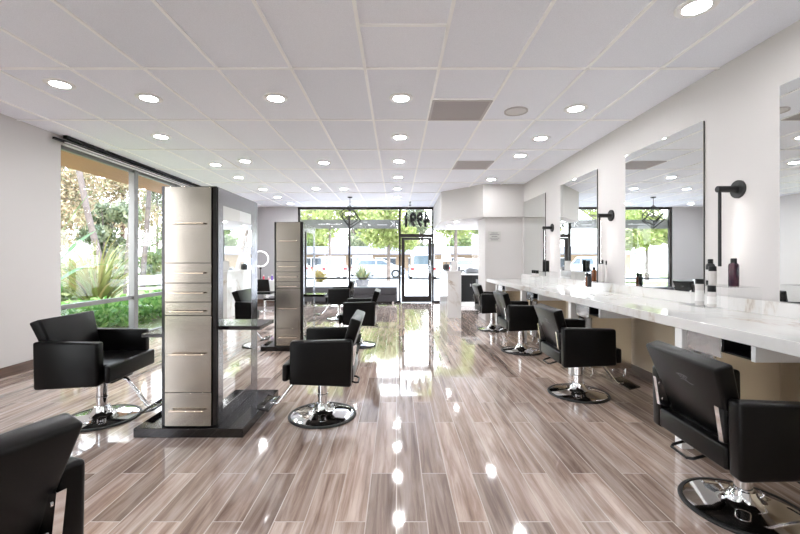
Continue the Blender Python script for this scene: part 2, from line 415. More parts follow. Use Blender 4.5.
for y in (-2.17, -0.95, 0.27): rail(w, XL - 0.11, XL - 0.01, y - 0.045, y + 0.045, 0.0, 2.76)
win_added = struct(w.build('window_added', M['greyframe']))  # unseen window added behind the camera for daylight and steel reflections
for a, b_ in ((-2.2, -0.95), (-0.95, 0.3)): box('pane', M['glass'], XL - 0.063, XL - 0.057, a, b_, 0.0, 2.74, win_added)
tr = thing('blind_track', 'long black blind track with white rails along the top of the side window', 'blind track', (XL + 0.05, 4.95, 2.75))
MB().box(0, 0.05, 0.12, 4.0, 0.07, 0.112, 0.003, 1).box(-0.03, 0.0, 0.0, 4.0, 0.03, 0.058).build('rail', M['black'], tr)
for dz, dx in ((0.0, 0.0), (0.028, 0.022)):
    MB().box(dx - 0.02, dx + 0.01, 0.14, 4.0, dz - 0.006, dz + 0.006, 0.002, 1).build('cassette', M['white'], tr)

# ---- front glazing
def front_frame(name, x0, x1, xs_, extra=()):
    w = MB()
    rail(w, x0, x1, YF - 0.03, YF + 0.03, 0.0, 0.06)
    rail(w, x0, x1, YF - 0.03, YF + 0.03, 0.715, 0.755)
    rail(w, x0, x1, YF - 0.04, YF + 0.04, 2.79, CEIL)
    for x in xs_: rail(w, x - 0.03, x + 0.03, YF - 0.05, YF + 0.05, 0, CEIL)
    for e in extra: rail(w, *e)
    return struct(w.build(name, M['frame']))
win2 = front_frame('window_2', -2.95, 0.12, (-2.91, -1.41, 0.10))
box('pane', M['glass'], -2.92, -1.41, YF - 0.004, YF + 0.004, 0.03, 2.82, win2)
box('pane', M['glass'], -1.41, 0.1, YF - 0.004, YF + 0.004, 0.03, 2.82, win2)
win3 = front_frame('window_3', 1.06, 3.84, (1.09, 2.6))
box('pane', M['glass'], 1.08, 3.84, YF - 0.004, YF + 0.004, 0.03, 2.82, win3)
d = MB()                                             # door leaf
rail(d, 0.15, 0.245, YF - 0.03, YF + 0.03, 0.02, 1.95); rail(d, 0.955, 1.05, YF - 0.03, YF + 0.03, 0.02, 1.95)
rail(d, 0.245, 0.955, YF - 0.03, YF + 0.03, 0.02, 0.2); rail(d, 0.245, 0.955, YF - 0.03, YF + 0.03, 1.88, 1.95)
d1 = struct(d.build('door_1', M['frame']))
box('pane', M['glass'], 0.24, 0.96, YF - 0.004, YF + 0.004, 0.19, 1.89, d1)
MB().tube([(0.25, YF - 0.075, 1.02), (0.95, YF - 0.075, 1.02)], 0.014).box(0.2, 0.24, YF - 0.09, YF - 0.03, 1.0, 1.04).box(0.96, 1.0, YF - 0.09, YF - 0.03, 1.0, 1.04).build('push_bar', M['greyframe'], d1)
MB().tube([(1.0, YF - 0.04, 1.28), (1.0, YF - 0.09, 1.26), (1.0, YF - 0.09, 0.9), (1.0, YF - 0.04, 0.88)], 0.013).build('handle', M['chrome'], d1)
w = MB(); rail(w, 0.13, 1.06, YF - 0.05, YF + 0.05, 1.96, 2.06); rail(w, 0.13, 1.06, YF - 0.04, YF + 0.04, 2.79, CEIL)
win4 = struct(w.build('window_4', M['frame']))
box('pane', M['glass'], 0.13, 1.06, YF - 0.004, YF + 0.004, 2.05, 2.8, win4)
# house number on the transom, read from the street (so reversed from inside)
hn = text_mesh('house_number', '4991', 0.56, 0.012, M['black_matte'], None, (0.60, YF + 0.02, 2.47), (PI / 2, 0, PI), 0.026)
tag(hn, 'black number 4991 seen reversed on the glass above the entrance door', 'number sign')
hn.scale = (0.68, 1, 1)
# grey banner strip behind the glass with white reversed lettering
bn = thing('window_banner', 'grey banner strip with white reversed lettering across the front windows', 'banner', (-1.4, YF + 0.05, 2.36))
box('film', M['banner'], -1.5, 1.49, 0, 0.004, -0.135, 0.135, bn)
text_mesh('lettering', 'K', 0.24, 0.002, M['banner_ink'], bn, (1.28, -0.004, 0.0), (PI / 2, 0, PI))
random.seed(3)
for x0, x1, z, h in ((0.82, 1.12, -0.02, 0.018), (0.55, 0.62, -0.03, 0.03), (0.40, 0.52, 0.06, 0.012), (0.3, 0.36, 0.0, 0.05)):
    MB().box(x0, x1, -0.004, -0.001, z - h / 2, z + h / 2).build('lettering', M['banner_ink'], bn)
for i in range(9):
    x = -0.95 + i * 0.075; h = random.uniform(0.02, 0.05)
    MB().box(x, x + 0.05, -0.004, -0.001, -0.02, -0.02 + h).build('lettering', M['banner_ink'], bn)
b2 = box('window_banner', M['banner'], 1.13, 3.8, YF + 0.05, YF + 0.054, 2.225, 2.495)
tag(b2, 'grey banner strip on the glass right of the entrance door, behind the soffit', 'banner')

# ------------------------------------------------------------------ downlights
ORD = ['nearest', 'second', 'third', 'fourth', 'fifth', 'sixth', 'seventh', 'eighth']
def make_downlight():
    t = thing('recessed_downlight', '', 'ceiling light', (0, 0, CEIL), 0, 'recessed ceiling downlights')
    MB().lathe([(0.118, 0.0), (0.118, -0.006), (0.11, -0.010), (0.076, -0.010), (0.072, 0.0)], cap=False).build('trim_ring', M['white'], t)
    MB().lathe([(0.075, -0.002), (0.075, -0.0045)], seg=32).build('lens', M['lens'], t)
    return t
rows = [
    ('beside the side window', [(-3.03, 3.6), (-3.02, 5.13), (-3.0, 6.63), (-3.02, 7.66), (-2.99, 8.95), (-2.99, 10.06), (-2.98, 11.24)]),
    ('left of the steel towers', [(-2.42, 3.91), (-2.42, 6.4)]),
    ('right of the steel towers', [(-1.18, 3.91), (-1.18, 6.5), (-1.17, 8.9), (-1.17, 11.2)]),
    ('over the middle aisle', [(0.045, 3.91), (0.045, 5.15), (0.04, 6.4), (0.03, 7.65), (0.02, 8.88), (0.02, 10.06)]),
    ('along the mirror wall', [(1.875, 2.5), (1.875, 4.18), (1.875, 5.2), (1.875, 6.06), (1.86, 7.85)]),
]
dl = None
for rn, pts in rows:
    for i, (x, y) in enumerate(pts):
        if dl is None: o = dl = make_downlight()
        else: o = copy_tree(dl)
        o.location = (x, y, CEIL)
        o['label'] = f'lit round downlight, {ORD[i]} of the row {rn}, counted from the camera'
for x, y in [(-1.79, 8.87)]:
    o = copy_tree(dl); o.location = (x, y, CEIL); o['label'] = 'lit round downlight alone between two rows, far end above the second steel tower'
for x, y in [(-3.02, 1.3), (-2.42, 0.0), (-1.18, 1.3), (0.045, 1.3), (1.875, 0.6), (-3.02, -1.3), (-1.18, -1.3), (0.045, -1.3), (1.875, -1.2)]:  # unseen lamps added behind the camera to light the room
    o = copy_tree(dl); o.location = (x, y, CEIL); o['label'] = 'added round downlight, unseen behind the camera, for extra light'
for i, (x, y) in enumerate([(1.4, 9.35), (1.36, 10.4), (2.4, 10.0)]):
    o = copy_tree(dl); o.location = (x, y, 2.18); o.scale = (0.7, 0.7, 1)
    o['label'] = f'small lit downlight under the white soffit, {ORD[i]} from the partition'
    o['group'] = 'downlights under the soffit'
# vents, speaker, sprinkler
v = thing('ceiling_vent', 'grey perforated return air vent in the ceiling, nearest the camera', 'vent', (0.655, 4.24, CEIL), 0, 'ceiling vents')
MB().box(-0.285, 0.285, -0.28, 0.27, -0.008, 0.0).build('mesh_panel', M['ventdark'], v)
w = MB()
for a in ((-0.3, 0.3, -0.29, -0.265), (-0.3, 0.3, 0.25, 0.275), (-0.3, -0.275, -0.29, 0.275), (0.275, 0.3, -0.29, 0.275)): w.box(a[0], a[1], a[2], a[3], -0.012, 0.0)
w.build('frame', M['vent'], v)
v2 = copy_tree(v); v2.location = (1.265, 6.68, CEIL); v2['label'] = 'grey perforated return air vent further back, near the white soffit'
sp = thing('ceiling_speaker', 'round grey ceiling speaker right of the nearest vent', 'speaker', (1.27, 4.25, CEIL))
MB().lathe([(0.122, 0), (0.122, -0.014), (0.106, -0.012), (0.104, -0.006)], cap=False).build('rim', M['vent'], sp)
MB().lathe([(0.105, -0.003), (0.105, -0.008), (0.05, -0.011)], seg=32).build('grille', M['speaker'], sp)
sk = thing('ceiling_sprinkler', 'small dark sprinkler head hanging from the ceiling before the entrance door', 'sprinkler', (0.37, 10.9, CEIL))
MB().lathe([(0.03, 0), (0.03, -0.02), (0.012, -0.025), (0.012, -0.06)], seg=16).build('stem', M['grey'], sk)
MB().lathe([(0.03, -0.09), (0.035, -0.10), (0.02, -0.105)], seg=16).tube([(0.02, 0, -0.06), (0.025, 0, -0.09)], 0.005).tube([(-0.02, 0, -0.06), (-0.025, 0, -0.09)], 0.005).build('deflector', M['black_matte'], sk)

# ------------------------------------------------------------------ salon chair (faces +X)
def make_chair():
    t = thing('salon_chair', '', 'chair', (0, 0, 0), 0, 'black salon chairs')
    # seat cushion with a wide front
    MB().prism([(-0.22, -0.236), (0.205, -0.236), (0.212, -0.285), (0.255, -0.285), (0.255, 0.285), (0.212, 0.285), (0.205, 0.236), (-0.22, 0.236)], 0.365, 0.495, 'z', 0.016, 3).build('seat', M['leather'], t)
    for s_ in (-1, 1):
        y0, y1 = sorted((s_ * 0.24, s_ * 0.315))
        MB().prism([(-0.265, 0.33), (0.195, 0.352), (0.19, 0.672), (-0.272, 0.682)], y0, y1, 'y', 0.018, 3).build('armrest', M['leather'], t)
    # tilted backrest, wider at the top
    bot = [(-0.215, -0.208, 0.445), (-0.14, -0.208, 0.47), (-0.14, 0.208, 0.47), (-0.215, 0.208, 0.445)]
    top = [(-0.34, -0.27, 0.815), (-0.26, -0.27, 0.842), (-0.26, 0.27, 0.842), (-0.34, 0.27, 0.815)]
    bk = MB().hexa(bot, top, 0.016, 3).build('backrest', M['leather'], t)
    # stitched oval mark on the rear of the back
    n = Vector((-0.37, 0, -0.125)).normalized()
    def on_back(u, v_):       # u lateral (as seen from behind), v up along the slope
        p = Vector((-0.215, 0, 0.445)).lerp(Vector((-0.34, 0, 0.815)), v_)
        return p + Vector((0, -u, 0)) + n * 0.0005
    lg = MB()
    lg.tube([on_back(0.045 * math.cos(a), 0.70 + 0.030 * math.sin(a)) for a in [PI * 0.15 + i * 0.12 for i in range(20)]], 0.0012, 5)
    lg.tube([on_back(-0.03 + 0.006 * i, 0.70 + 0.022 * math.sin(i * 1.9)) for i in range(11)], 0.0012, 5)
    lg.tube([on_back(-0.02 + 0.09 * i / 8, 0.655 + 0.012 * math.sin(i * 0.7)) for i in range(9)], 0.001, 5)
    lg.build('stitched_emblem', M['grey'], bk)
    MB().box(-0.272, -0.205, -0.238, 0.238, 0.345, 0.452, 0.014, 3).build('rear_rail', M['leather'], t)
    for s_ in (-1, 1):
        y0, y1 = sorted((s_ * 0.214, s_ * 0.2395))
        br = MB().prism([(-0.282, 0.475), (-0.22, 0.465), (-0.235, 0.61), (-0.305, 0.635)], y0, y1, 'y').build('hinge_bracket', M['chrome'], t)
        for sx, sz in ((-0.28, 0.60), (-0.262, 0.51)): MB().lathe([(0.009, -0.003), (0.009, 0.003)], (sx, s_ * 0.2135, sz), 12, 'y').build('screw', M['chrome'], br)
    MB().box(-0.15, 0.17, -0.13, 0.13, 0.315, 0.362, 0.008, 2).build('seat_mechanism', M['black'], t)
    MB().lathe([(0.04, 0.05), (0.04, 0.17), (0.043, 0.173), (0.043, 0.182), (0.039, 0.185), (0.039, 0.32)], seg=28).build('pump_column', M['chrome'], t)
    b = MB().lathe([(0.258, 0.004), (0.258, 0.012), (0.24, 0.018), (0.17, 0.029), (0.115, 0.038), (0.09, 0.045), (0.074, 0.06), (0.06, 0.09), (0.054, 0.105), (0.04, 0.107)], seg=56).build('base', M['chrome'], t)
    MB().lathe([(0.275, 0.0), (0.277, 0.008), (0.272, 0.015), (0.256, 0.0165), (0.256, 0.0)], seg=56, cap=False).build('rubber_ring', M['rubber'], b)
    f = MB().tube([(0.12, 0, 0.335), (0.20, 0, 0.315), (0.27, 0, 0.225), (0.36, 0, 0.105), (0.385, 0, 0.093), (0.43, 0, 0.098)], 0.0135, 12).build('footrest_stem', M['chrome'], t)
    mt = Matrix.Translation((0.45, 0, 0.105)) @ Matrix.Rotation(math.radians(-14), 4, 'Y')
    MB().box(-0.05, 0.05, -0.16, 0.16, -0.006, 0.006, 0.004, 2, mt).tube([(0.40, -0.165, 0.10), (0.40, 0.165, 0.10)], 0.009, 8).build('footplate', M['plinth'], f)
    MB().tube([(-0.14, -0.05, 0.33), (-0.23, -0.05, 0.318), (-0.28, -0.05, 0.302), (-0.30, -0.03, 0.297), (-0.30, 0.09, 0.297), (-0.28, 0.11, 0.302), (-0.23, 0.11, 0.318), (-0.14, 0.11, 0.33)], 0.0075, 8).build('release_loop', M['black'], t)
    for c in t.children:                    # overall width of the upholstered shell
        if c.name in ('seat', 'armrest', 'backrest', 'rear_rail', 'hinge_bracket') or c.name.startswith(('armrest.', 'hinge_bracket.')):
            for d_ in [c] + list(c.children): d_.data.transform(Matrix.Diagonal((1, 1.055, 1, 1)))
    return t
ch = make_chair()
D = math.radians
chairs = [
    (1.785, 2.06, -3, 'black salon chair nearest at the marble counter, seen from behind with chrome base'),
    (1.74, 3.83, -1, 'black salon chair at the marble counter, second from the camera, chrome round base'),
    (1.755, 5.62, 0, 'black salon chair at the marble counter, third from the camera'),
    (1.77, 7.38, 0, 'black salon chair at the far end of the marble counter beside the reception desk'),
    (-0.61, 3.30, 181, 'black salon chair in mid-aisle facing the nearest steel tower, back turned right'),
    (-0.58, 6.02, 181, 'black salon chair facing the far steel tower, partly behind the nearer aisle chair'),
    (-1.25, 8.72, 180, 'farthest black salon chair, before the dark bench at the front window'),
    (-2.385, 3.24, 2, 'black salon chair by the side window, facing right toward the nearest steel tower'),
    (-2.40, 6.0, 3, 'black salon chair beyond the nearest tower, only armrest and footrest showing'),
    (-1.30, 0.985, 162, 'black salon chair cut by the frame in the near left corner, back with stitched emblem'),
]
for i, (x, y, r, lab) in enumerate(chairs):
    o = ch if i == 0 else copy_tree(ch)
    o.location = (x, y, 0.0); o.rotation_euler = (0, 0, D(r)); o['label'] = lab
    for c in o.children:                    # the nearest one is pumped down a little
        if i == 0 and c.name.split('.')[0] not in ('base', 'pump_column'): c.location.z = -0.028
        else: c.location.z = 0.0

# ------------------------------------------------------------------ styling towers
def make_tower(mirror_sides=(1, -1)):
    """local origin at centre of the front foot; X -0.2..0.2, Y 0..0.85"""
    t = thing('styling_tower', '', 'styling station', (0, 0, 0), 0, 'steel styling towers')
    MB().box(-0.385, 0.405, -0.022, 0.845, 0.0, 0.067, 0.003, 1).build('plinth', M['plinth'], t)
    MB().box(-0.2, 0.2, 0.012, 0.85, 0.067, 1.817, 0.002, 1).build('carcass', M['darksteel'], t)
    zs = [1.258, 1.113, 0.9755, 0.878, 0.319, 0.067]
    edges = [(1.258, 1.812), (1.113, 1.258), (0.9755, 1.113), (0.878, 0.9755), (0.319, 0.878), (0.075, 0.319)]
    hz = [1.545, 1.186, 1.043, 0.91, 0.60, 0.193]
    for i, ((a, b), h) in enumerate(zip(edges, hz)):
        nm = 'door' if i in (0, 4) else 'drawer'
        dd = MB().box(-0.168, 0.168, -0.004, 0.0115, a + 0.0015, b - 0.0015, 0.0015, 1).build(nm, M['drawer'], t)
        MB().tube([(-0.10, -0.004, h), (-0.10, -0.03, h)], 0.004, 8).tube([(0.10, -0.004, h), (0.10, -0.03, h)], 0.004, 8).box(-0.125, 0.125, -0.036, -0.026, h - 0.005, h + 0.005, 0.002, 1).build('handle', M['handle'], dd)
    for s_ in (1, -1):
        x0, x1 = sorted((s_ * 0.2, s_ * 0.206))
        fr = MB()
        fr.box(x0, x1, 0.03, 0.11, 0.07, 1.812); fr.box(x0, x1, 0.70, 0.85, 0.07, 1.812)
        fr.box(x0, x1, 0.11, 0.70, 1.69, 1.812); fr.box(x0, x1, 0.11, 0.70, 0.07, 0.165)
        fo = fr.build('mirror_frame', M['steel'], t)
        x0, x1 = sorted((s_ * 0.2, s_ * 0.204))
        MB().box(x0, x1, 0.11, 0.70, 0.165, 1.69).build('mirror_glass', M['mirror'], fo)
    MB().box(0.207, 0.48, 0.12, 0.46, 0.752, 0.782, 0.002, 1).build('shelf', M['plinth'], t)
    MB().box(-0.36, -0.207, 0.03, 0.37, 0.712, 0.738, 0.002, 1).build('shelf', M['plinth'], t)
    return t
tw = make_tower(); tw.location = (-1.51, 2.90, 0)
tw['label'] = 'tall champagne steel drawer tower with mirrored sides, nearest the camera on a dark plinth'
t2 = copy_tree(tw); t2.location = (-1.52, 5.62, 0)
t2['label'] = 'tall steel drawer tower further back, beside the front window, partly behind the aisle chair'

# ------------------------------------------------------------------ counter along the mirror wall
YC0, YC1 = -1.2, 8.44
ct = thing('marble_counter', 'long white veined marble counter running along the mirror wall on white posts', 'counter', (0, 0, 0))
MB().box(1.90, XR - 0.0155, YC0, YC1, 0.82, 0.89, 0.003, 1).build('counter_top', M['marble'], ct)
MB().box(XR - 0.03, XR - 0.0155, YC0, YC1, 0.89, 0.99, 0.002, 1).build('backsplash', M['marble'], ct)
for y in (-1.1, 1.0, 2.74, 4.46, 6.2, 7.75):
    MB().box(1.93, 2.01, y - 0.035, y + 0.035, 0.0, 0.82, 0.003, 1).build('leg', M['white'], ct)
# tool cabinets under it
def make_cabinet():
    t = thing('tool_cabinet', '', 'cabinet', (0, 0, 0), 0, 'steel tool cabinets under the counter')
    MB().box(2.075, 2.50, 0.41, 0.70, 0.125, 0.812, 0.004, 1).build('body', M['cabsteel'], t)
    dw = MB().box(1.945, 1.955, 0.205, 0.49, 0.692, 0.812, 0.001, 1).build('drawer', M['plate'], t)
    MB().box(1.9555, 2.4, 0.215, 0.405, 0.695, 0.812).build('drawer_box', M['cabsteel'], dw)
    dr = MB().box(2.065, 2.0745, 0.415, 0.695, 0.13, 0.68, 0.001, 1).build('door', M['plate'], t)
    MB().tube([(2.055, 0.46, 0.66), (2.055, 0.65, 0.66)], 0.006, 8).build('handle', M['chrome'], dr)
    MB().box(1.94, 2.5, -0.03, 0.0, 0.725, 0.812, 0.002, 1).build('end_panel', M['white'], t)
    MB().box(1.95, 2.21, 0.0, 0.2, 0.728, 0.737).box(2.2, 2.21, 0.0, 0.192, 0.737, 0.812).box(1.95, 2.21, 0.192, 0.2, 0.737, 0.812).build('tool_slot', M['black'], t)
    for x in (2.11, 2.46):
        for y in (0.45, 0.66):
            MB().lathe([(0.012, 0.055), (0.012, 0.126)], (x, y, 0), 12).lathe([(0.028, -0.011), (0.03, 0.0), (0.028, 0.011)], (x, y + 0.0, 0.031), 20, 'y').build('caster', M['chrome'], t)
    return t
cb = make_cabinet()
for i, (y, lab) in enumerate([
    (2.19, 'polished steel tool cabinet under the counter behind the nearest counter chair'),
    (3.84, 'polished steel tool cabinet under the counter behind the second counter chair'),
    (5.49, 'polished steel tool cabinet under the counter behind the third counter chair'),
    (7.15, 'polished steel tool cabinet under the far end of the counter')]):
    o = cb if i == 0 else copy_tree(cb)
    o.location = (0, y, 0); o['label'] = lab
# wall mirrors
def make_mirror():
    t = thing('wall_mirror', '', 'mirror', (0, 0, 0), 0, 'tall frameless wall mirrors')
    MB().box(XR - 0.012, XR - 0.0005, 0, 1.17, 0.995, 2.48).build('backing', M['black'], t)
    MB().box(XR - 0.016, XR - 0.0122, 0.0, 1.17, 0.995, 2.48).build('glass', M['mirror'], t)
    return t
mm = make_mirror()
for i, (y, lab) in enumerate([
    (3.45, 'tall frameless wall mirror reflecting the wire pendant lamp, between the two nearest wall lamps'),
    (1.59, 'tall frameless wall mirror cut by the right edge of the photo'),
    (5.28, 'tall frameless wall mirror reflecting the white soffit, behind the second counter chair'),
    (7.12, 'tall frameless wall mirror at the far end beside the partition')]):
    o = mm if i == 0 else copy_tree(mm)
    o.location = (0, y, 0); o['label'] = lab
# wall lamps
def make_sconce():
    t = thing('wall_lamp', '', 'wall lamp', (XR, 0, 1.83), 0, 'black wall lamps between the mirrors')
    MB().lathe([(0.07, 0.0), (0.07, -0.012), (0.066, -0.016)], seg=32, axis='x').build('wall_plate', M['black_matte'], t)
    MB().lathe([(0.025, -0.015), (0.025, -0.165), (0.022, -0.168)], seg=24, axis='x').build('arm', M['black_matte'], t)
    MB().lathe([(0.0115, 0.0), (0.0115, -0.60)], (-0.147, 0, 0), 16).build('rod', M['black_matte'], t)
    MB().box(-0.140, -0.1352, -0.0028, 0.0028, -0.59, -0.05).build('light_strip', M['led'], t)
    return t
sc = make_sconce()
for i, (y, lab) in enumerate([
    (3.11, 'black wall lamp with hanging rod, nearest the camera, above the purple bottle'),
    (4.95, 'black wall lamp with hanging rod, second from the camera, between two mirrors'),
    (6.82, 'black wall lamp with hanging rod beside the farthest mirror')]):
    o = sc if i == 0 else copy_tree(sc)
    o.location = (XR, y, 1.83); o['label'] = lab

# ------------------------------------------------------------------ things on the counter
def riser(loc, label, h1, h2, two=True):
    t = thing('acrylic_riser', label, 'display riser', loc, 0, 'clear acrylic risers on the counter')
    def U(x0, x1, y0, y1, h):
        return MB().box(x0, x1, y0, y1, h - 0.005, h).box(x0, x1, y0, y0 + 0.005, 0, h - 0.005).box(x0, x1, y1 - 0.005, y1, 0, h - 0.005)
    U(-0.08, 0.14, -0.17, 0.17, h1).build('upper_shelf', M['acrylic'], t)
    U(-0.2, -0.083, -0.13, 0.13, h2).build('lower_shelf', M['acrylic'], t)
    return t
riser((2.28, 2.82, 0.8906), 'clear acrylic riser holding the purple bottle on the near part of the counter', 0.21, 0.07)
riser((2.46, 4.95, 0.8906), 'clear acrylic riser holding the amber bottle below the second wall lamp', 0.12, 0.065)
riser((2.30, 6.22, 0.8906), 'clear acrylic riser holding black bottles below the farthest wall lamp', 0.21, 0.13)
def bottle(loc, label, h, r, body, cap, caph, group, name='hair_product_bottle', shoulder=True, label_m=None):
    t = thing(name, label, 'bottle', loc, 0, group)
    hb = h - caph
    prof = [(r * 0.94, 0.0), (r, 0.004), (r, hb * 0.86), (r * 0.9, hb * 0.94), (r * 0.55, hb)] if shoulder else [(r * 0.95, 0), (r, 0.003), (r, hb)]
    b = MB().lathe(prof, seg=24).build('body', body, t)
    rc = r * 0.6 if shoulder else r * 0.98
    MB().lathe([(rc, hb), (rc, h - 0.004), (rc * 0.9, h)], seg=24).build('cap', cap, t)
    if label_m:
        MB().lathe([(r + 0.0006, hb * 0.2), (r + 0.0006, hb * 0.7)], seg=24, cap=False).build('label', label_m, b)
    return t
G1 = 'bottles on the near riser'
bottle((2.31, 2.74, 1.1015), 'purple swirled bottle with black cap standing on the near clear riser', 0.19, 0.030, M['purple'], M['black'], 0.03, G1)
bottle((2.28, 2.905, 1.1015), 'dark bottle with black cap beside the purple bottle, partly hidden by a white one', 0.185, 0.028, M['black_matte'], M['black'], 0.03, G1, label_m=M['frosted'])
bottle((2.228, 2.82, 1.1015), 'white bottle with black cap in front of the dark one, upper tier of near riser', 0.135, 0.024, M['frosted'], M['black'], 0.035, G1, shoulder=False)
bottle((2.14, 2.715, 0.9615), 'short white bottle with black cap on the lower tier of the near riser', 0.145, 0.025, M['frosted'], M['black'], 0.042, G1, shoulder=False, label_m=M['label'])
bottle((2.14, 2.825, 0.9615), 'pale bottle with black cap on the lower tier, leftmost of the near riser', 0.185, 0.026, M['frosted'], M['black'], 0.035, G1, shoulder=False, label_m=M['label'])
G2 = 'bottles on the middle riser'
bottle((2.50, 5.06, 1.0115), 'amber brown bottle on the riser below the second wall lamp', 0.18, 0.03, M['amber'], M['black'], 0.035, G2)
bottle((2.335, 4.84, 0.9565), 'black bottle just below the amber bottle, lower tier of the middle riser', 0.16, 0.024, M['black_matte'], M['black'], 0.03, G2)
bottle((2.335, 4.895, 0.9565), 'dark brown slim bottle, leftmost on the lower tier of the middle riser', 0.17, 0.022, M['amber'], M['black'], 0.05, G2)
bottle((2.568, 4.99, 1.0115), 'frosted bottle with black cap behind the amber bottle', 0.27, 0.022, M['frosted'], M['black'], 0.05, G2)
bottle((2.57, 4.90, 1.0115), 'slim frosted bottle with black cap right under the second wall lamp rod', 0.26, 0.014, M['frosted'], M['black'], 0.05, G2)
G3 = 'bottles on the far riser'
bottle((2.33, 6.30, 1.1015), 'tall black bottle on the far riser beside the farthest mirror', 0.18, 0.028, M['black'], M['black'], 0.04, G3, shoulder=False)
bottle((2.33, 6.18, 1.1015), 'tall black bottle on the far riser, right of its twin under the farthest wall lamp', 0.17, 0.03, M['black'], M['black'], 0.04, G3, shoulder=False)
for k, (x, y, lab) in enumerate([(2.16, 6.32, 'leftmost'), (2.16, 6.24, 'middle'), (2.16, 6.14, 'rightmost')]):
    bottle((x, y, 1.0215), f'{lab} small clear jar with black lid on the far riser lower tier', 0.10, 0.024, M['frosted'], M['black'], 0.05, G3, 'product_jar', False)

# plaque on the partition
pq = thing('wall_plaque', 'small silver notice plaque on the white partition wall', 'plaque', (2.06, 8.459, 1.77))
MB().box(-0.13, 0.15, -0.012, 0, -0.11, 0.12, 0.003, 1).build('plate', M['plaque'], pq)
s = MB()
for i, (a, b) in enumerate([(-0.06, 0.08), (-0.09, 0.11), (-0.05, 0.07), (-0.09, 0.11), (-0.07, 0.09)]):
    s.box(a, b, -0.0135, -0.0118, 0.075 - i * 0.036, 0.084 - i * 0.036)
s.build('fine_print', M['ink'], pq)

# ------------------------------------------------------------------ reception
rd = thing('reception_desk', 'marble reception desk with waterfall end panel, before the right front window', 'desk', (0, 0, 0))
MB().box(1.09, 1.46, 8.78, 10.5, 1.0, 1.04, 0.003, 1).build('desk_top', M['marble'], rd)
MB().box(1.125, 1.43, 8.83, 8.87, 0, 1.0, 0.002, 1).build('end_panel', M['marble'], rd)
MB().box(1.125, 1.15, 8.87, 10.45, 0, 1.0, 0.002, 1).build('front_panel', M['marble'], rd)
MB().box(1.41, 1.43, 8.9, 10.45, 0, 0.9).build('back_panel', M['white'], rd)
la = thing('table_lamp', 'table lamp with white drum shade and dark base on the reception desk', 'lamp', (1.27, 10.2, 1.04))
MB().lathe([(0.07, 0.0), (0.085, 0.03), (0.08, 0.11), (0.05, 0.14), (0.012, 0.15), (0.012, 0.24)], seg=24).build('base', M['black_matte'], la)
MB().lathe([(0.13, 0.2), (0.105, 0.44)], seg=28, cap=False).build('lamp_shade', M['shade'], la)
sg = thing('acrylic_sign_holder', 'pale leaflet stand on the reception desk right of the lamp', 'leaflet stand', (1.33, 9.2, 1.04))
MB().prism([(0.0, 0.0), (0.08, 0.0), (0.07, 0.006), (0.045, 0.22), (0.035, 0.22), (0.04, 0.006), (0.0, 0.006)], -0.07, 0.07, 'x').build('stand', M['frosted'], sg)
MB().box(0.09, 0.14, 0.0, 0.05, 0, 0.1, 0.004, 1).build('card_box', M['grey'], sg)
bc = thing('back_counter', 'black open-fronted cabinet with white top and base behind the reception desk', 'cabinet', (0, 0, 0))
MB().box(1.80, 2.40, 11.1, 11.6, 0.12, 0.86, 0.004, 1).build('body', M['black'], bc)
MB().box(1.75, 2.45, 11.06, 11.64, 0.862, 0.90, 0.003, 1).build('top', M['white'], bc)
MB().box(1.80, 2.40, 11.12, 11.58, 0, 0.118).build('base', M['white'], bc)
d_ = MB().box(1.81, 2.09, 11.085, 11.099, 0.13, 0.85, 0.002, 1).build('door', M['black'], bc)
MB().box(2.04, 2.06, 11.065, 11.085, 0.55, 0.62).build('handle', M['chrome'], d_)
d_ = MB().box(2.11, 2.39, 11.085, 11.099, 0.13, 0.85, 0.002, 1).build('door', M['black'], bc)
MB().box(2.14, 2.16, 11.065, 11.085, 0.55, 0.62).build('handle', M['chrome'], d_)
MB().box(2.2, 2.35, 11.08, 11.085, 0.35, 0.75).build('notice', M['grey'], d_)
pr = thing('printer', 'small grey printer on the white counter behind the reception desk', 'printer', (2.13, 11.3, 0.90))
MB().box(-0.17, 0.17, -0.13, 0.13, 0, 0.13, 0.02, 2).build('body', M['grey'], pr)
MB().box(-0.12, 0.12, -0.09, 0.05, 0.131, 0.17, 0.01, 2).build('lid', M['carsilver'], pr)
MB().box(-0.1, 0.1, -0.17, -0.131, 0.02, 0.03).build('tray', M['black'], pr)

# ------------------------------------------------------------------ bench at the front window
be = thing('waiting_bench', 'low long dark upholstered bench along the front window', 'bench', (0, 0, 0))
MB().box(-2.75, 0.02, 11.42, 11.88, 0.30, 0.50, 0.02, 2).build('seat_cushion', M['benchgrey'], be)
MB().box(-2.75, 0.02, 11.44, 11.88, 0.09, 0.298, 0.006, 1).build('body', M['benchgrey'], be)
for x in (-2.65, -1.4, -0.1):
    for y in (11.5, 11.82): MB().box(x - 0.025, x + 0.025, y - 0.025, y + 0.025, 0, 0.088).build('leg', M['chrome'], be)

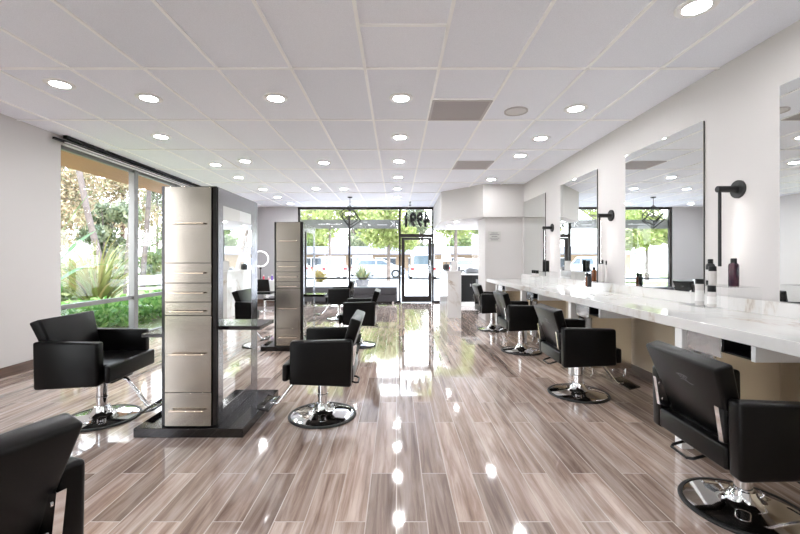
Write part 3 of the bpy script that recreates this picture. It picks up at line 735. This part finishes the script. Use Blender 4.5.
# ------------------------------------------------------------------ beauty desk at the far left
dk = thing('beauty_desk', 'white beauty desk under the ring light against the far grey wall', 'desk', (0, 0, 0))
MB().box(-4.2, -3.0, 10.6, 11.2, 0.70, 0.74, 0.004, 1).build('desk_top', M['white'], dk)
for x in (-4.16, -3.04):
    for y in (10.64, 11.16): MB().box(x - 0.025, x + 0.025, y - 0.025, y + 0.025, 0, 0.70).build('leg', M['white'], dk)
MB().box(-3.5, -3.07, 10.64, 11.16, 0.2, 0.698, 0.004, 1).build('drawer_unit', M['white'], dk)
rl = thing('ring_light', 'large white ring light on a black stand above the beauty desk', 'ring light', (-3.72, 10.95, 0.741))
MB().tube([(0.21 * math.cos(a), 0, 0.57 + 0.21 * math.sin(a)) for a in [2 * PI * i / 40 for i in range(40)]], 0.015, 10, True).build('ring', M['ring'], rl)
MB().lathe([(0.10, 0), (0.10, 0.012), (0.02, 0.02)], seg=24).tube([(0, 0, 0.01), (0, 0, 0.35)], 0.012).build('stand', M['black'], rl)
MB().box(-0.03, 0.03, -0.02, 0.02, 0.30, 0.345, 0.004, 1).build('phone_clamp', M['black'], rl)
for k, (x, y, mm_, h, lab) in enumerate([
    (-3.56, 10.72, 'pink', 0.14, 'pink bottle leftmost on the white beauty desk'),
    (-3.45, 10.80, 'rose', 0.10, 'pale rose bottle between the pink and violet ones on the beauty desk'),
    (-3.34, 10.74, 'violet', 0.15, 'violet bottle on the white beauty desk'),
    (-3.2, 10.78, 'rose', 0.17, 'tall pale rose bottle right of the violet one on the beauty desk'),
    (-3.1, 10.72, 'rose', 0.12, 'short pale rose bottle at the right end of the beauty desk')]):
    bottle((x, y, 0.741), lab, h, 0.026, M[mm_], M['white'], 0.035, 'bottles on the beauty desk', 'polish_bottle')
dc = thing('desk_chair', 'small black chair tucked at the white beauty desk', 'chair', (-3.34, 10.15, 0))
MB().box(-0.2, 0.2, -0.2, 0.2, 0.42, 0.48, 0.015, 2).build('seat', M['leather'], dc)
MB().hexa([(-0.19, -0.2, 0.5), (0.19, -0.2, 0.5), (0.19, -0.16, 0.5), (-0.19, -0.16, 0.5)], [(-0.17, -0.25, 0.8), (0.17, -0.25, 0.8), (0.17, -0.21, 0.8), (-0.17, -0.21, 0.8)], 0.012, 2).build('backrest', M['leather'], dc)
MB().lathe([(0.22, 0), (0.22, 0.012), (0.03, 0.03), (0.03, 0.42)], seg=28).build('pedestal', M['chrome'], dc)

# ------------------------------------------------------------------ pendant
pd = thing('pendant_lamp', 'black wire cage pendant lamp with lit bulbs near the front window', 'pendant lamp', (-1.17, 10.06, CEIL))
MB().lathe([(0.06, 0), (0.06, -0.02), (0.02, -0.03)], seg=20).build('canopy', M['black_matte'], pd)
MB().tube([(0, 0, -0.02), (0, 0, -0.45)], 0.007, 8).build('rod', M['black_matte'], pd)
cg = MB()
cc = Vector((0, 0, -0.50))
def cage(mb, a, rot):
    vs = [rot @ Vector((x, y, z)) * a for x in (-1, 1) for y in (-1, 1) for z in (-1, 1)]
    for i in range(8):
        for j in range(i + 1, 8):
            if bin(i ^ j).count('1') == 1: mb.tube([cc + vs[i], cc + vs[j]], 0.011, 6)
tilt = Vector((1, 1, 1)).rotation_difference(Vector((0, 0, 1))).to_matrix()
cage(cg, 0.165, Matrix.Rotation(D(20), 3, 'Z') @ tilt)
cage(cg, 0.125, Matrix.Rotation(D(55), 3, 'X') @ Matrix.Rotation(D(40), 3, 'Z'))
cg.build('wire_cage', M['black_matte'], pd)
MB().lathe([(0.02, -0.44), (0.02, -0.50)], seg=12).tube([(-0.09, 0, -0.48), (0.09, 0, -0.48)], 0.006).tube([(0, -0.09, -0.48), (0, 0.09, -0.48)], 0.006).build('lamp_holder', M['black_matte'], pd)
for x, y in ((-0.09, 0), (0.09, 0), (0, 0.09), (0, -0.09)):
    MB().lathe([(0.012, -0.475), (0.03, -0.44), (0.032, -0.415), (0.02, -0.39)], (x, y, 0), 14).build('bulb', M['bulb'], pd)

# ------------------------------------------------------------------ outdoors
def leaves(name, m, blobs, n, size, parent=None, flat=0.0):
    """loose leaf cards filling ellipsoids: blobs = [(cx,cy,cz,rx,ry,rz), ...]"""
    vs, fs = [], []
    vol = [b[3] * b[4] * b[5] for b in blobs]; tot = sum(vol)
    for b, v_ in zip(blobs, vol):
        for _ in range(max(8, int(n * v_ / tot))):
            while True:
                p = Vector((random.uniform(-1, 1), random.uniform(-1, 1), random.uniform(-1, 1)))
                if 0.25 < p.length < 1: break
            p = p * (0.6 + 0.4 * random.random())
            c = Vector((b[0] + p.x * b[3], b[1] + p.y * b[4], b[2] + p.z * b[5]))
            u = Vector((random.gauss(0, 1), random.gauss(0, 1), random.gauss(0, 1) * (1 - flat))).normalized()
            w_ = u.cross(Vector((random.gauss(0, 1), random.gauss(0, 1), random.gauss(0, 1)))).normalized()
            s_ = size * random.uniform(0.6, 1.3); i = len(vs)
            vs += [c - u * s_, c + w_ * s_ * 0.45, c + u * s_, c - w_ * s_ * 0.45]; fs.append((i, i + 1, i + 2, i + 3))
    me = bpy.data.meshes.new(name); me.from_pydata([tuple(v) for v in vs], [], fs); me.materials.append(m)
    return link(name, me, parent)
def blades(name, m, base, n, length, width, spread, parent=None, droop=0.5):
    vs, fs = [], []
    for _ in range(n):
        a = random.uniform(0, 2 * PI); tilt_ = random.uniform(0.05, spread); L_ = length * random.uniform(0.65, 1.1)
        d_ = Vector((math.cos(a), math.sin(a), 0)); sd = Vector((-d_.y, d_.x, 0))
        o = Vector(base) + d_ * random.uniform(0, 0.12) + sd * random.uniform(-0.1, 0.1)
        pts = []
        for k in range(6):
            t = k / 5; ang = tilt_ + droop * t * t
            o2 = o if k == 0 else pts[-1][0] + (d_ * math.sin(ang) + Vector((0, 0, 1)) * math.cos(ang)) * (L_ / 5)
            pts.append((o2, width * (1 - t ** 2) * 0.5 + 0.004))
        i = len(vs)
        for p, w_ in pts: vs += [p - sd * w_, p + sd * w_]
        for k in range(5): fs.append((i + 2 * k, i + 2 * k + 1, i + 2 * k + 3, i + 2 * k + 2))
    me = bpy.data.meshes.new(name); me.from_pydata([tuple(v) for v in vs], [], fs); me.materials.append(m)
    return link(name, me, parent)
def tree(name, label, loc, h, r, trunk_m, leaf_m, n, size, group, trunk_r=0.18, lean=(0, 0), crown_h=0.75, nb=9, forks=4):
    t = thing(name, label, 'tree', loc, 0, group)
    hc = h * 0.55
    tb = MB().tube([(0, 0, -0.2), (lean[0] * 0.3, lean[1] * 0.3, hc * 0.5), (lean[0] * 0.6, lean[1] * 0.6, hc)], [trunk_r, trunk_r * 0.8, trunk_r * 0.6], 10)
    for i in range(forks):
        a = i * 2 * PI / max(1, forks) + 0.5
        tb.tube([(lean[0] * 0.55, lean[1] * 0.55, hc * 0.9), (lean[0] + math.cos(a) * r * 0.25, lean[1] + math.sin(a) * r * 0.25, h * 0.7), (lean[0] + math.cos(a) * r * 0.5, lean[1] + math.sin(a) * r * 0.5, h * 0.85)], [trunk_r * 0.5, trunk_r * 0.32, trunk_r * 0.15], 7)
    tb.build('trunk', trunk_m, t)
    bl = []
    for i in range(nb):
        a = random.uniform(0, 2 * PI); q = random.uniform(0.1, 0.7) * r; s_ = r * random.uniform(0.32, 0.55)
        bl.append((lean[0] + q * math.cos(a), lean[1] + q * math.sin(a), h * random.uniform(1 - crown_h, 0.92), s_, s_, s_ * 0.8))
    leaves('foliage', leaf_m, bl, n, size, t)
    return t
# ground planes
struct(MB().box(-8, 45, YF + 0.06, 25, -0.25, -0.06).box(-15, 45, 25, 90, -0.25, -0.06).build('pavement', M['asphalt']))
struct(MB().box(-60, XL - 0.12, -6, 40, -0.26, -0.07).build('lawn', M['lawn']))
# roof eave outside the side window
struct(MB().prism([(XL - 0.12, 2.77), (-5.2, 2.74), (-5.2, 2.95), (XL - 0.12, 2.95)], 2.0, YF + 0.06, 'y').build('roof_eave', M['eave']))

# building across the car park
bd = thing('shop_building', 'long low cream building with grey roof across the car park', 'building', (0, 46, 0))
MB().box(-22, 26, 0.5, 8, -0.8, 1.95).build('wall', M['cream'], bd)
MB().prism([(-0.6, 1.9), (-0.6, 2.02), (3.2, 2.95), (8.6, 1.9)], -22.6, 26.6, 'x').build('roof', M['roof'], bd)
for x0, x1 in ((-14.2, -12.2), (-10.6, -9.0), (-8.6, -7.6), (-5.3, -4.0), (-2.4, -0.1), (1.4, 3.6), (6.2, 7.8), (9.6, 11), (13, 15)):
    wf = MB().box(x0, x1, 0.42, 0.499, 0.4, 1.5).build('window', M['winglass'], bd)
    f = MB()
    f.box(x0 - 0.06, x1 + 0.06, 0.38, 0.418, 1.5, 1.58)
    for i in range(1, 3): f.box(x0 + (x1 - x0) * i / 3 - 0.03, x0 + (x1 - x0) * i / 3 + 0.03, 0.38, 0.418, 0.4, 1.5)
    f.build('glazing_bars', M['white'], wf)
for x0 in (4.4, 8.5): MB().box(x0, x0 + 0.9, 0.42, 0.499, -0.8, 1.3).build('door', M['white'], bd)

# cars
def make_car(label, loc, rz, paint, L_=4.4, hh=1.5, group='parked cars'):
    t = thing('parked_car', label, 'car', loc, rz, group)
    w2 = 0.9
    MB().prism([(-L_ / 2, 0.32), (-L_ / 2 + 0.02, 0.82), (-L_ / 2 + 0.25, 0.95), (L_ / 2 - 0.9, 0.98), (L_ / 2 - 0.1, 0.82), (L_ / 2, 0.4), (L_ / 2 - 0.1, 0.22), (-L_ / 2 + 0.1, 0.22)], -w2, w2, 'y', 0.06, 2).build('body', paint, t)
    c = [(-L_ / 2 + 0.25, 0.95), (-L_ / 2 + 0.55, hh), (L_ * 0.08, hh), (L_ * 0.28, 0.96)]
    cabm = MB().prism(c, -w2 + 0.1, w2 - 0.1, 'y', 0.05, 2).build('cabin', paint, t)
    gl = MB()
    for s_ in (-1, 1):
        y0, y1 = sorted((s_ * (w2 - 0.1), s_ * (w2 - 0.09)))
        gl.prism([(-L_ / 2 + 0.45, 1.0), (-L_ / 2 + 0.65, hh - 0.1), (-0.25, hh - 0.1), (-0.25, 1.0)], y0, y1, 'y').prism([(-0.15, 1.0), (-0.15, hh - 0.1), (L_ * 0.06, hh - 0.1), (L_ * 0.22, 1.0)], y0, y1, 'y')
    gl.build('side_windows', M['carglass'], cabm)
    x0, x1 = -L_ / 2 + 0.25, -L_ / 2 + 0.55
    MB().hexa([(x0 + 0.02, -0.68, 1.02), (x0 + 0.06, -0.68, 1.02), (x0 + 0.06, 0.68, 1.02), (x0 + 0.02, 0.68, 1.02)], [(x1 - 0.075, -0.6, hh - 0.1), (x1 - 0.03, -0.6, hh - 0.1), (x1 - 0.03, 0.6, hh - 0.1), (x1 - 0.075, 0.6, hh - 0.1)]).build('rear_window', M['carglass'], cabm)
    for s_ in (-1, 1):
        MB().box(-L_ / 2 - 0.02, -L_ / 2 + 0.06, s_ * 0.72 - 0.13, s_ * 0.72 + 0.13, 0.66, 0.84, 0.02, 1).build('tail_lamp', M['tail'], t)
        for x in (-L_ * 0.31, L_ * 0.31):
            wh = MB().lathe([(0.31, -0.11), (0.33, -0.08), (0.33, 0.08), (0.31, 0.11)], (x, s_ * 0.82, 0.33), 24, 'y').build('wheel', M['rubber'], t)
            MB().lathe([(0.2, -0.02), (0.2, 0.02)], (x, s_ * 0.925, 0.33), 20, 'y').build('hub', M['carsilver'], wh)
    return t
make_car('white car parked nose away, seen through the glass entrance door', (1.8, 29, -0.06), PI / 2, M['carwhite'], 4.5, 1.75)
make_car('white car with red tail lamp parked left of the centre window bar', (-4.8, 29, -0.06), PI / 2 + 0.3, M['carwhite'], 4.5, 1.6)
make_car('white car parked between the centre window bar and the potted agave', (-2.9, 34, -0.06), PI / 2 + 0.1, M['carwhite'], 4.5, 1.7)
make_car('silver car parked behind the potted agave', (-1.3, 30.2, -0.06), 0.0, M['carsilver'], 4.0, 1.4)
make_car('white car parked behind the reception desk lamp', (6.2, 30, -0.06), 0.0, M['carwhite'], 4.6, 1.45)
make_car('silver car at the far right of the car park beyond the printer', (8.8, 34, -0.06), PI / 2, M['carsilver'], 4.5, 1.5)
make_car('white car parked at the left end of the car park', (-10.5, 33, -0.06), PI / 2 - 0.2, M['carwhite'], 4.5, 1.6)
make_car('white van parked at the far end of the car park, right side', (13.5, 33, -0.06), PI / 2, M['carwhite'], 4.8, 2.0)

# planter with agave
pa = thing('potted_agave', 'spiky agave in a low dark planter outside the front window', 'potted plant', (-1.75, 20.5, -0.06))
MB().lathe([(0.28, 0), (0.36, 0.3), (0.38, 0.34), (0.34, 0.34), (0.33, 0.28)], seg=24).build('pot', M['terra'], pa)
blades('foliage', M['agave'], (0, 0, 0.28), 46, 0.95, 0.10, 0.95, pa, 0.35)
sh = thing('flowering_shrub', 'yellow orange flowering shrub beside the left parked car', 'shrub', (-4.6, 24, -0.06))
leaves('foliage', M['yellow'], [(0, 0, 0.35, 0.5, 0.5, 0.45)], 900, 0.07, sh)
# front trees
GT = 'trees across the car park'
specs = [
    ('yellow green tree with a pale forked trunk behind the pendant lamp', (-5.5, 33, 0), 7.6, 3.0, 'bark2', 'leafy', 2600),
    ('yellow green tree with twin trunks left of the entrance door', (-0.5, 25.5, 0), 5.4, 2.4, 'bark2', 'leafy', 2600),
    ('broad yellow green tree behind the reception desk', (3.7, 25, 0), 6.4, 3.4, 'bark2', 'leafy', 3400),
    ('green tree right of the reception tree, beyond the printer', (11.6, 38, 0), 8.8, 4.0, 'bark2', 'leafg', 3000),
    ('light green tree at the left end of the car park', (-11.3, 26.5, 0), 4.8, 2.4, 'bark2', 'leafy', 3000),
    ('green tree at the right end of the car park seen in the tower mirror', (18, 38, 0), 7.0, 4.0, 'bark2', 'leafy', 3000),
]
for i, (lab, loc, h, r, tm, lm, n) in enumerate(specs):
    tree('street_tree', lab, loc, h, r, M[tm], M[lm], int(n * 2.6), 0.15, GT, 0.14, (0, 0), 0.5)
GB = 'trees behind the building'
far = [(-20, 70, 'leafg', 'far left end'), (-13, 58, 'leafy', 'second from the left'), (-7, 70, 'leafd', 'behind the pendant lamp'), (-1.5, 58, 'leafg', 'left of the entrance door'),
       (4.5, 70, 'leafd', 'above the entrance door'), (10, 60, 'leafg', 'above the reception desk'), (17, 70, 'leafy', 'right of the reception tree'), (23, 58, 'leafg', 'far right end')]
for x, y, lm, where in far:
    tree('tall_tree', f'tall leafy tree behind the low building, {where}', (x, y, -0.5), random.uniform(10.5, 13.5), 4.4, M['bark2'], M[lm], 6000, 0.28, GB, 0.3)
# canopy that hangs into the top of the front glazing
GN = 'near street trees'
tree('overhanging_tree', 'leafy near tree whose crown fills the top of the left front window', (-5.4, 19, -0.06), 6.6, 3.4, M['bark2'], M['leafy'], 7000, 0.11, GN, 0.12, (2.2, 0), 0.45)
tree('overhanging_tree', 'leafy near tree whose crown fills the glass above the entrance door', (5.2, 19, -0.06), 6.6, 3.4, M['bark2'], M['leafy'], 7000, 0.11, GN, 0.12, (-1.6, 0), 0.45)

# left garden
iv = leaves('ivy_groundcover', M['ivy'], [(-5.75, y, 0.22, 0.85, 0.9, 0.36) for y in (5.0, 6.2, 7.4, 8.6, 9.8, 11, 12.2)], 9000, 0.075)
tag(iv, 'bright green ivy groundcover outside the side window', 'ivy', kind='stuff')
tp = thing('flax_plant', 'large strappy yellow green flax clump outside the side window', 'plant', (-8.4, 11.2, -0.07))
blades('foliage', M['strap'], (0, 0, 0), 230, 2.2, 0.06, 0.8, tp, 0.8)
tp2 = thing('flax_plant', 'strappy flax clump seen right of the side window mullion', 'plant', (-10.2, 19.0, -0.07))
blades('foliage', M['strap'], (0, 0, 0), 130, 1.9, 0.06, 0.8, tp2, 0.8)
bp_ = thing('banana_plant', 'broad green banana leaves at the left edge of the side window', 'plant', (-5.5, 6.5, -0.07))
vs, fs = [], []
def bigleaf(o, d_, L_, w_, droop):
    d_ = Vector(d_).normalized(); sd = d_.cross(Vector((0, 0, 1))).normalized(); p = Vector(o); i = len(vs)
    for k in range(9):
        t = k / 8; ww = w_ * math.sin(PI * min(1, t * 0.94 + 0.06)) ** 0.7
        vs.extend([p - sd * ww, p + Vector((0, 0, -0.15 * ww)), p + sd * ww])
        d2 = (d_ + Vector((0, 0, -droop * t))).normalized(); p = p + d2 * L_ / 8
    for k in range(8):
        a = i + 3 * k; fs.extend([(a, a + 1, a + 4, a + 3), (a + 1, a + 2, a + 5, a + 4)])
for o, d_, L_, w_, dr in [((0, 0, 1.0), (0.25, 0.5, 0.5), 0.85, 0.11, 0.9), ((0, 0, 1.3), (0.25, 0.5, 0.8), 0.8, 0.10, 0.5), ((0, 0, 1.7), (0.3, 0.25, 0.9), 1.0, 0.1, 0.4), ((0, 0, 0.5), (0.3, 0.35, 0.35), 0.6, 0.10, 0.9),
                         ((0, 0, 1.5), (-0.4, -0.3, 0.8), 0.9, 0.12, 0.6), ((0, 0, 0.8), (0.3, -0.6, 0.5), 0.8, 0.12, 0.8)]:
    bigleaf(o, d_, L_, w_, dr)
me = bpy.data.meshes.new('foliage'); me.from_pydata([tuple(v) for v in vs], [], fs); me.materials.append(M['banana']); me.shade_smooth()
link('foliage', me, bp_)
MB().tube([(0, 0, 0), (0, 0, 0.9), (0, 0.02, 1.75)], [0.05, 0.035, 0.015], 10).build('stem', M['ivy'], bp_)
# pale palm trunks
GP = 'pale palm trunks in the garden'
def palm(label, loc, pts, r0):
    t = thing('palm_tree', label, 'palm', loc, 0, GP)
    MB().tube(pts, [r0 * (1 - 0.35 * i / (len(pts) - 1)) for i in range(len(pts))], 12).build('trunk', M['bark'], t)
    blades('fronds', M['strap'], pts[-1], 30, 0.9, 0.10, 1.5, t, 1.0)
palm('leaning pale palm trunk, leftmost in the side window', (-11.1, 15.4, -0.07), [(0, 0, 0), (-0.33, 0, 1.4), (-0.8, 0, 3.2), (-1.2, 0, 5.2), (-1.4, 0, 8)], 0.13)
palm('pale palm trunk behind the flax, left of the window mullion', (-10.9, 16.2, -0.07), [(0, 0, 0), (0.05, 0, 1.4), (0.2, 0, 3.2), (0.4, 0, 5.2), (0.6, 0, 8)], 0.15)
palm('pale palm trunk seen right of the window mullion', (-12.0, 18.9, -0.07), [(0, 0, 0), (0.06, 0, 1.2), (0.2, 0, 2.8), (0.3, 0, 4.4), (0.35, 0, 6.8)], 0.13)
GG = 'garden trees beyond the side window'
tree('pine_tree', 'russet and green pine with a red trunk at the left of the side window', (-15.2, 17.2, -0.07), 8.5, 3.0, M['barkred'], M['leafo'], 13000, 0.10, GG, 0.22, (0, 0), 0.8, 15)
tree('pine_tree', 'russet pine standing behind the leaning palm trunk', (-20.2, 29.5, -0.07), 13, 4.0, M['barkred'], M['leafo'], 15000, 0.13, GG, 0.2, (0, 0), 0.85, 15)
tree('garden_tree', 'dull green tree right of the window mullion in the garden', (-23.8, 39.8, -0.07), 11, 3.8, M['bark2'], M['leafd'], 6000, 0.2, GG, 0.16, (0, 0), 0.7)
tree('garden_tree', 'grey green tree far left in the garden, behind the banana leaves', (-26, 28, -0.07), 12, 4.2, M['bark2'], M['leafd'], 7000, 0.22, GG, 0.2, (0, 0), 0.75)
for x, y, lab in [(-16.8, 23.0, 'dense grey green shrub tree low behind the palm trunks'), (-21.0, 23.4, 'dense grey green shrub tree low at the left of the side window')]:
    tree('garden_tree', lab, (x, y, -0.07), 5.2 * y / 24, 2.0 * y / 24, M['bark2'], M['leafd'], 6500, 0.17, GG, 0.1, (0, 0), 0.92, 12)
for i, (x, y, lab) in enumerate([(-13.0, 17.0, 'low bright bush behind the flax clump'), (-11.6, 13.4, 'low bright bush left of the palm trunks'), (-12.7, 21.4, 'low bright bush seen right of the window mullion')]):
    t = thing('garden_shrub', lab, 'shrub', (x, y, -0.07), 0, 'low bushes in the garden')
    leaves('foliage', M['leafg'], [(0, 0, 0.6, 1.3, 1.2, 0.75), (0.5, 0.4, 0.9, 0.8, 0.8, 0.6)], 2400, 0.12, t)
    if i == 2: t.scale = (1, 1, 1.6)
gw = thing('garden_bench', 'pale slatted bench in the garden right of the window mullion', 'bench', (-8.0, 12.9, -0.07), 0.9)
s = MB()
for i in range(3): s.box(-0.55, 0.55, -0.2 + i * 0.14, -0.09 + i * 0.14, 0.42, 0.45)
s.build('seat', M['white'], gw)
MB().box(-0.55, 0.55, 0.2, 0.23, 0.55, 0.68).box(-0.55, 0.55, 0.2, 0.23, 0.72, 0.85).build('backrest', M['white'], gw)
for x in (-0.5, 0.5):
    MB().box(x - 0.03, x + 0.03, -0.18, -0.12, 0, 0.42).build('leg', M['white'], gw)
    MB().box(x - 0.03, x + 0.03, 0.14, 0.2, 0, 0.85).build('leg', M['white'], gw)

# ------------------------------------------------------------------ light
wd = bpy.data.worlds.new('world'); bpy.context.scene.world = wd; wd.use_nodes = True
nt = wd.node_tree; bg = nt.nodes['Background']
tc = N(nt, 'ShaderNodeTexCoord'); sx = N(nt, 'ShaderNodeSeparateXYZ'); nt.links.new(tc.outputs['Generated'], sx.inputs[0])
cr = ramp(nt, [(0.0, (0.95, 0.97, 1.0, 1)), (0.25, (0.86, 0.93, 1.0, 1)), (1.0, (0.55, 0.72, 1.0, 1))])
nt.links.new(sx.outputs['Z'], cr.inputs[0]); nt.links.new(cr.outputs[0], bg.inputs['Color'])
bg.inputs['Strength'].default_value = 7.0
su = bpy.data.lights.new('sun', 'SUN'); su.energy = 7.0; su.angle = 0.02; su.color = (1, 0.95, 0.88)
so = bpy.data.objects.new('sun', su); C.objects.link(so)
so.rotation_euler = Vector((-0.25, 0.55, -0.8)).to_track_quat('-Z', 'Y').to_euler()
for nm, loc, rot, sx_, sy_ in (('portal_front', (0.4, YF - 0.12, 1.42), (PI / 2, 0, PI), 6.8, 2.8), ('portal_rear', (XL + 0.02, -0.95, 1.4), (PI / 2, 0, -PI / 2), 2.5, 2.7), ('portal_side', (XL + 0.02, (WL1 + WL2) / 2, 1.4), (PI / 2, 0, -PI / 2), 3.8, 2.7)):
    al = bpy.data.lights.new(nm, 'AREA'); al.shape = 'RECTANGLE'; al.size = sx_; al.size_y = sy_; al.cycles.is_portal = True
    ao = bpy.data.objects.new(nm, al); C.objects.link(ao); ao.location = loc; ao.rotation_euler = rot

sc_ = bpy.context.scene
sc_.view_settings.view_transform = 'Standard'; sc_.view_settings.look = 'None'
sc_.view_settings.exposure = 0.43; sc_.view_settings.gamma = 1.0; sc_.view_settings.use_curve_mapping = False
sc_.cycles.max_bounces = 10; sc_.cycles.diffuse_bounces = 5; sc_.cycles.glossy_bounces = 5; sc_.cycles.transparent_max_bounces = 16
sc_.cycles.sample_clamp_indirect = 8.0
sc_.cycles.caustics_reflective = True; sc_.cycles.caustics_refractive = False
sc_.cycles.blur_glossy = 0.3
